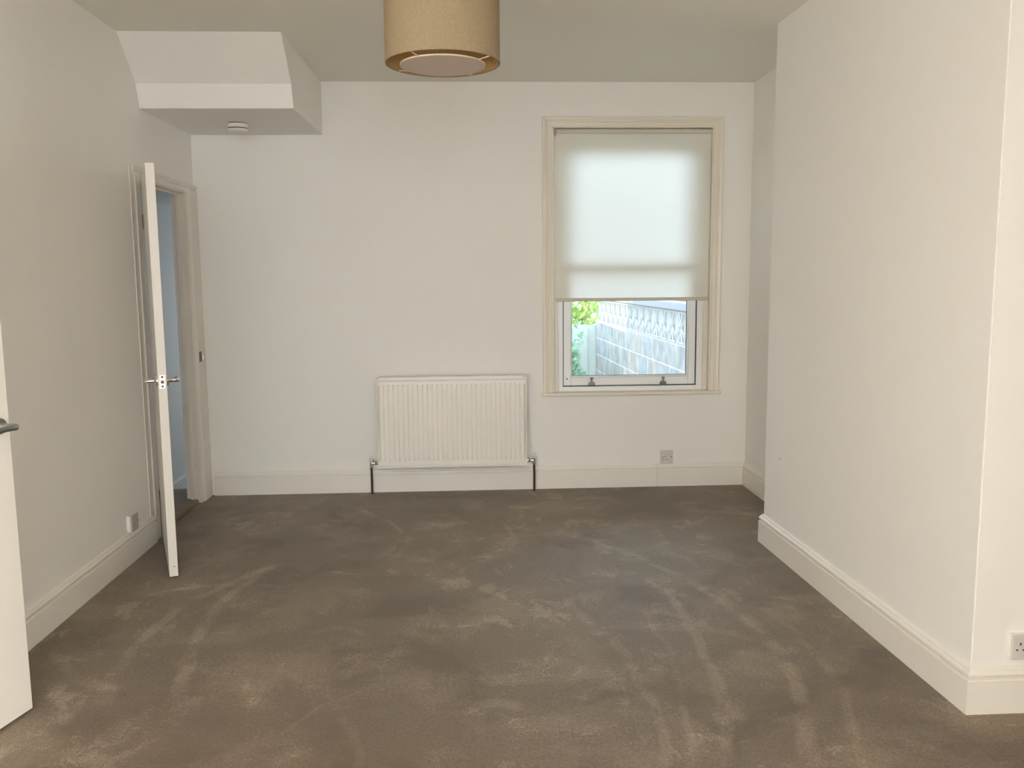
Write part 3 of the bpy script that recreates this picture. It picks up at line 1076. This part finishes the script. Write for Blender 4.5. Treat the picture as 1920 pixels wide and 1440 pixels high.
# garden wall runs away from the house, very slightly towards the left
GY0, GY1 = 6.2, 11.85
def gx(y):
    return 1.884 + (1.771-1.884)*(y-7.4)/(11.8-7.4)
ga = math.atan2(-(gx(GY1)-gx(GY0)), GY1-GY0)     # rotation about z
gw = empty('garden_wall', (gx(GY0), GY0, GZ), ga)
tag(gw, 'concrete block garden wall topped with pierced screen blocks outside the window', 'garden wall')
GLEN = math.hypot(gx(GY1)-gx(GY0), GY1-GY0)
bm = bm_new()
box(bm, 0, 0.10, 0, GLEN, 0, 0.835-GZ)
obj('block_courses', bm, BLOCK, gw)
bm = bm_new()
box(bm, -0.012, 0.112, 0, 3.25, 1.146-GZ, 1.215-GZ)  # near stretch coloured darker and bluer to carry its shade
tag(obj('coping', bm, simple('coping_shaded', (0.30, 0.31, 0.34), 0.9, vary=0.1, vscale=9), gw, 0.006), 'coping slab with its shade painted in as darker grey')
bm = bm_new()
box(bm, -0.006, 0.106, 3.25, GLEN, 1.146-GZ, 1.175-GZ)
obj('coping', bm, SCREEN, gw, 0.004)
# pierced block: frame plus curved ribs meeting in the middle, both above and below
def screen_mesh():
    bm = bm_new()
    S, D = 0.296, 0.026
    f = 0.013
    c = S/2
    box(bm, 0, D, 0, f, 0, S)
    box(bm, 0, D, S-f, S, 0, S)
    box(bm, 0, D, f, S-f, 0, f)
    box(bm, 0, D, f, S-f, S-f, S)
    def rib(pts, w=0.015):
        # ribbon in the yz plane extruded along x
        for i in range(len(pts)-1):
            (ya, za), (yb, zb) = pts[i], pts[i+1]
            d = Vector((0, yb-ya, zb-za)).normalized()
            nrm = Vector((0, -d.z, d.y))*w/2
            A, B = Vector((0.002, ya, za)), Vector((0.002, yb, zb))
            q = [A-nrm-d*0.003, B-nrm+d*0.003, B+nrm+d*0.003, A+nrm-d*0.003]
            v0 = [bm.verts.new(p) for p in q]
            v1 = [bm.verts.new(p+Vector((0.010, 0, 0))) for p in q]
            bm.faces.new(list(reversed(v0))); bm.faces.new(v1)
            for k in range(4):
                bm.faces.new((v0[k], v0[(k+1) % 4], v1[(k+1) % 4], v1[k]))
    for s in (1, -1):
        for k in (1, -1):
            def z(h): return c+s*h
            # outer curved rib, bulging
            pts = [(c+k*0.016, z(0.0))]
            for q in range(1, 6):
                u = q/5
                pts.append((c+k*(0.016+(c-f*0.6-0.016)*math.sin(u*PI/2)**0.9), z(u*(c-f))))
            rib(pts)
            rib([(c+k*0.006, z(0.02)), (c+k*0.030, z(0.075)), (c+k*0.052, z(c-f))], 0.010)
    box(bm, 0.002, 0.013, c-0.020, c+0.020, c-0.012, c+0.012)
    return bm
nb = int(GLEN/0.305)
tmpl = obj('screen_block', screen_mesh(), SCREEN, gw)
tmpl.location = (0.004, 0.004, 0.838-GZ)
for k in range(1, nb+1):
    if 0.305*(k+1) > GLEN+0.02:
        break
    c = tmpl.copy()
    COL.objects.link(c)
    c.parent = gw
    c.location = (0.004, 0.004+0.305*k, 0.838-GZ)

# close-boarded fence returning to the left at the far end of the wall
fn = empty('garden_fence', (0.9, 11.95, GZ))
tag(fn, 'pale vertical board fence closing the yard at the end of the block wall', 'fence')
WOODF = simple('bleached_wood', (0.52, 0.54, 0.50), 0.9, vary=0.12, vscale=14)
FN = 11
for k in range(FN):
    bm = bm_new()
    x = 0.875-0.112*k
    box(bm, x-0.118, x, -0.014-0.014*(k % 2), -0.014*(k % 2), 0.05, 1.20+0.004*(k % 3))
    obj('fence_board', bm, WOODF, fn, 0.002)
bm = bm_new()
box(bm, -0.36, 0.88, 0.001, 0.04, 0.25, 0.32)
box(bm, -0.36, 0.88, 0.001, 0.04, 0.92, 0.99)
obj('fence_rail', bm, WOODF, fn)
bm = bm_new()
box(bm, 0.877, 0.975, -0.08, 0.03, 0, 1.27)
obj('fence_post', bm, WOODF, fn, 0.003)

nf = empty('garden_fence', (4.6, 7.0, GZ))
nf.name = 'shade_backing'
tag(nf, 'added dark board backing behind the pierced screen blocks, standing in for shade', 'fence')
DARKW = simple('dark_shade_backing', (0.045, 0.043, 0.045), 0.9, vary=0.15)  # near-black colour takes the place of shade behind the openings
bm = bm_new()
for k in range(96):
    box(bm, 0.0, 0.02+0.006*(k % 2), 0.25*k, 0.25*k+0.248, 0.04, 1.36)
obj('board_panel', bm, DARKW, nf)
for k in range(9):
    bm = bm_new()
    box(bm, 0.03, 0.12, 3.0*k, 3.0*k+0.09, 0, 1.40)
    obj('fence_post', bm, DARKW, nf)

# unseen wall added left of the yard to shade the lower garden wall
bm = bm_new()
box(bm, -0.1, 0.1, 9.65, 16, GZ, 1.80)
tag(obj('added_shade_wall', bm, BLOCK), 'added unseen block wall left of the yard, shading the garden wall', 'boundary wall')

def leaf_cloud(name, centre, rad, n, seed, label, col, lsize=0.05, trunk=None):
    rnd = random.Random(seed)
    root = empty(name, (centre[0], centre[1], GZ))
    tag(root, label, 'shrub')
    bm = bm_new()
    for _ in range(n):
        while True:
            p = Vector((rnd.uniform(-1, 1), rnd.uniform(-1, 1), rnd.uniform(-1, 1)))
            if 0.35 < p.length < 1:
                break
        k = 1+0.22*math.sin(p.x*7+seed)*math.cos(p.z*6+seed)
        q = Vector((p.x*rad[0]*k, p.y*rad[1]*k, p.z*rad[2]*k + centre[2]-GZ))
        a = Vector((rnd.gauss(0, 1), rnd.gauss(0, 1), rnd.gauss(0, 1))).normalized()
        b = a.orthogonal().normalized()
        s = lsize*rnd.uniform(0.6, 1.3)
        w = s*0.5
        c = a.cross(b)*0.15*s
        vs = [bm.verts.new(q-b*s), bm.verts.new(q+a.cross(b)*w+c), bm.verts.new(q+b*s), bm.verts.new(q-a.cross(b)*w+c)]
        bm.faces.new(vs)
    obj('foliage', bm, col, root)
    bm = bm_new()
    tube(bm, [(0, 0, 0), (0.04, 0.02, (centre[2]-GZ)*0.6), (0, 0, centre[2]-GZ+rad[2]*0.4)], [0.05, 0.035, 0.015], 8)
    for k in range(4):
        aa = k*1.6+seed
        tube(bm, [(0.03, 0.01, (centre[2]-GZ)*0.5), (rad[0]*0.6*math.cos(aa), rad[1]*0.6*math.sin(aa), centre[2]-GZ+rad[2]*0.3)], [0.025, 0.008], 6)
    obj('stem', bm, simple('bark', (0.2, 0.15, 0.1), 0.9), root)
    return root

def leaf_mat(name, c1, c2, tr):
    m, t, b = nt(name)
    n = N(t, 'ShaderNodeTexNoise')
    n.inputs['Scale'].default_value = 6
    g = N(t, 'ShaderNodeNewGeometry')
    t.links.new(g.outputs['Position'], n.inputs['Vector'])
    r = N(t, 'ShaderNodeValToRGB')
    r.color_ramp.elements[0].position = 0.35
    r.color_ramp.elements[0].color = (*c1, 1)
    r.color_ramp.elements[1].position = 0.65
    r.color_ramp.elements[1].color = (*c2, 1)
    t.links.new(n.outputs['Fac'], r.inputs[0])
    t.links.new(r.outputs[0], b.inputs['Base Color'])
    b.inputs['Roughness'].default_value = 0.6
    trn = N(t, 'ShaderNodeBsdfTranslucent')
    t.links.new(r.outputs[0], trn.inputs[0])
    mx = N(t, 'ShaderNodeMixShader')
    mx.inputs[0].default_value = tr
    t.links.new(b.outputs[0], mx.inputs[1])
    t.links.new(trn.outputs[0], mx.inputs[2])
    t.links.new(mx.outputs[0], t.nodes['Material Output'].inputs[0])
    return m
LEAF1 = leaf_mat('leaf_yellow_green', (0.24, 0.42, 0.13), (0.66, 0.68, 0.26), 0.4)
LEAF2 = leaf_mat('leaf_mid_green', (0.22, 0.38, 0.26), (0.50, 0.62, 0.46), 0.35)
leaf_cloud('garden_shrub', (1.55, 13.3, 1.05), (0.62, 0.6, 0.62), 2600, 3, 'yellow-green shrub rising above the board fence', LEAF1, 0.055)
leaf_cloud('garden_shrub', (1.02, 10.6, 0.25), (0.46, 0.5, 0.85), 2200, 8, 'green climbing shrub in front of the left end of the fence', LEAF2, 0.05)
leaf_cloud('garden_shrub', (3.1, 10.2, 1.46), (0.95, 1.2, 0.20), 1800, 5, 'green shrub top showing just over the garden wall coping', LEAF1, 0.06)
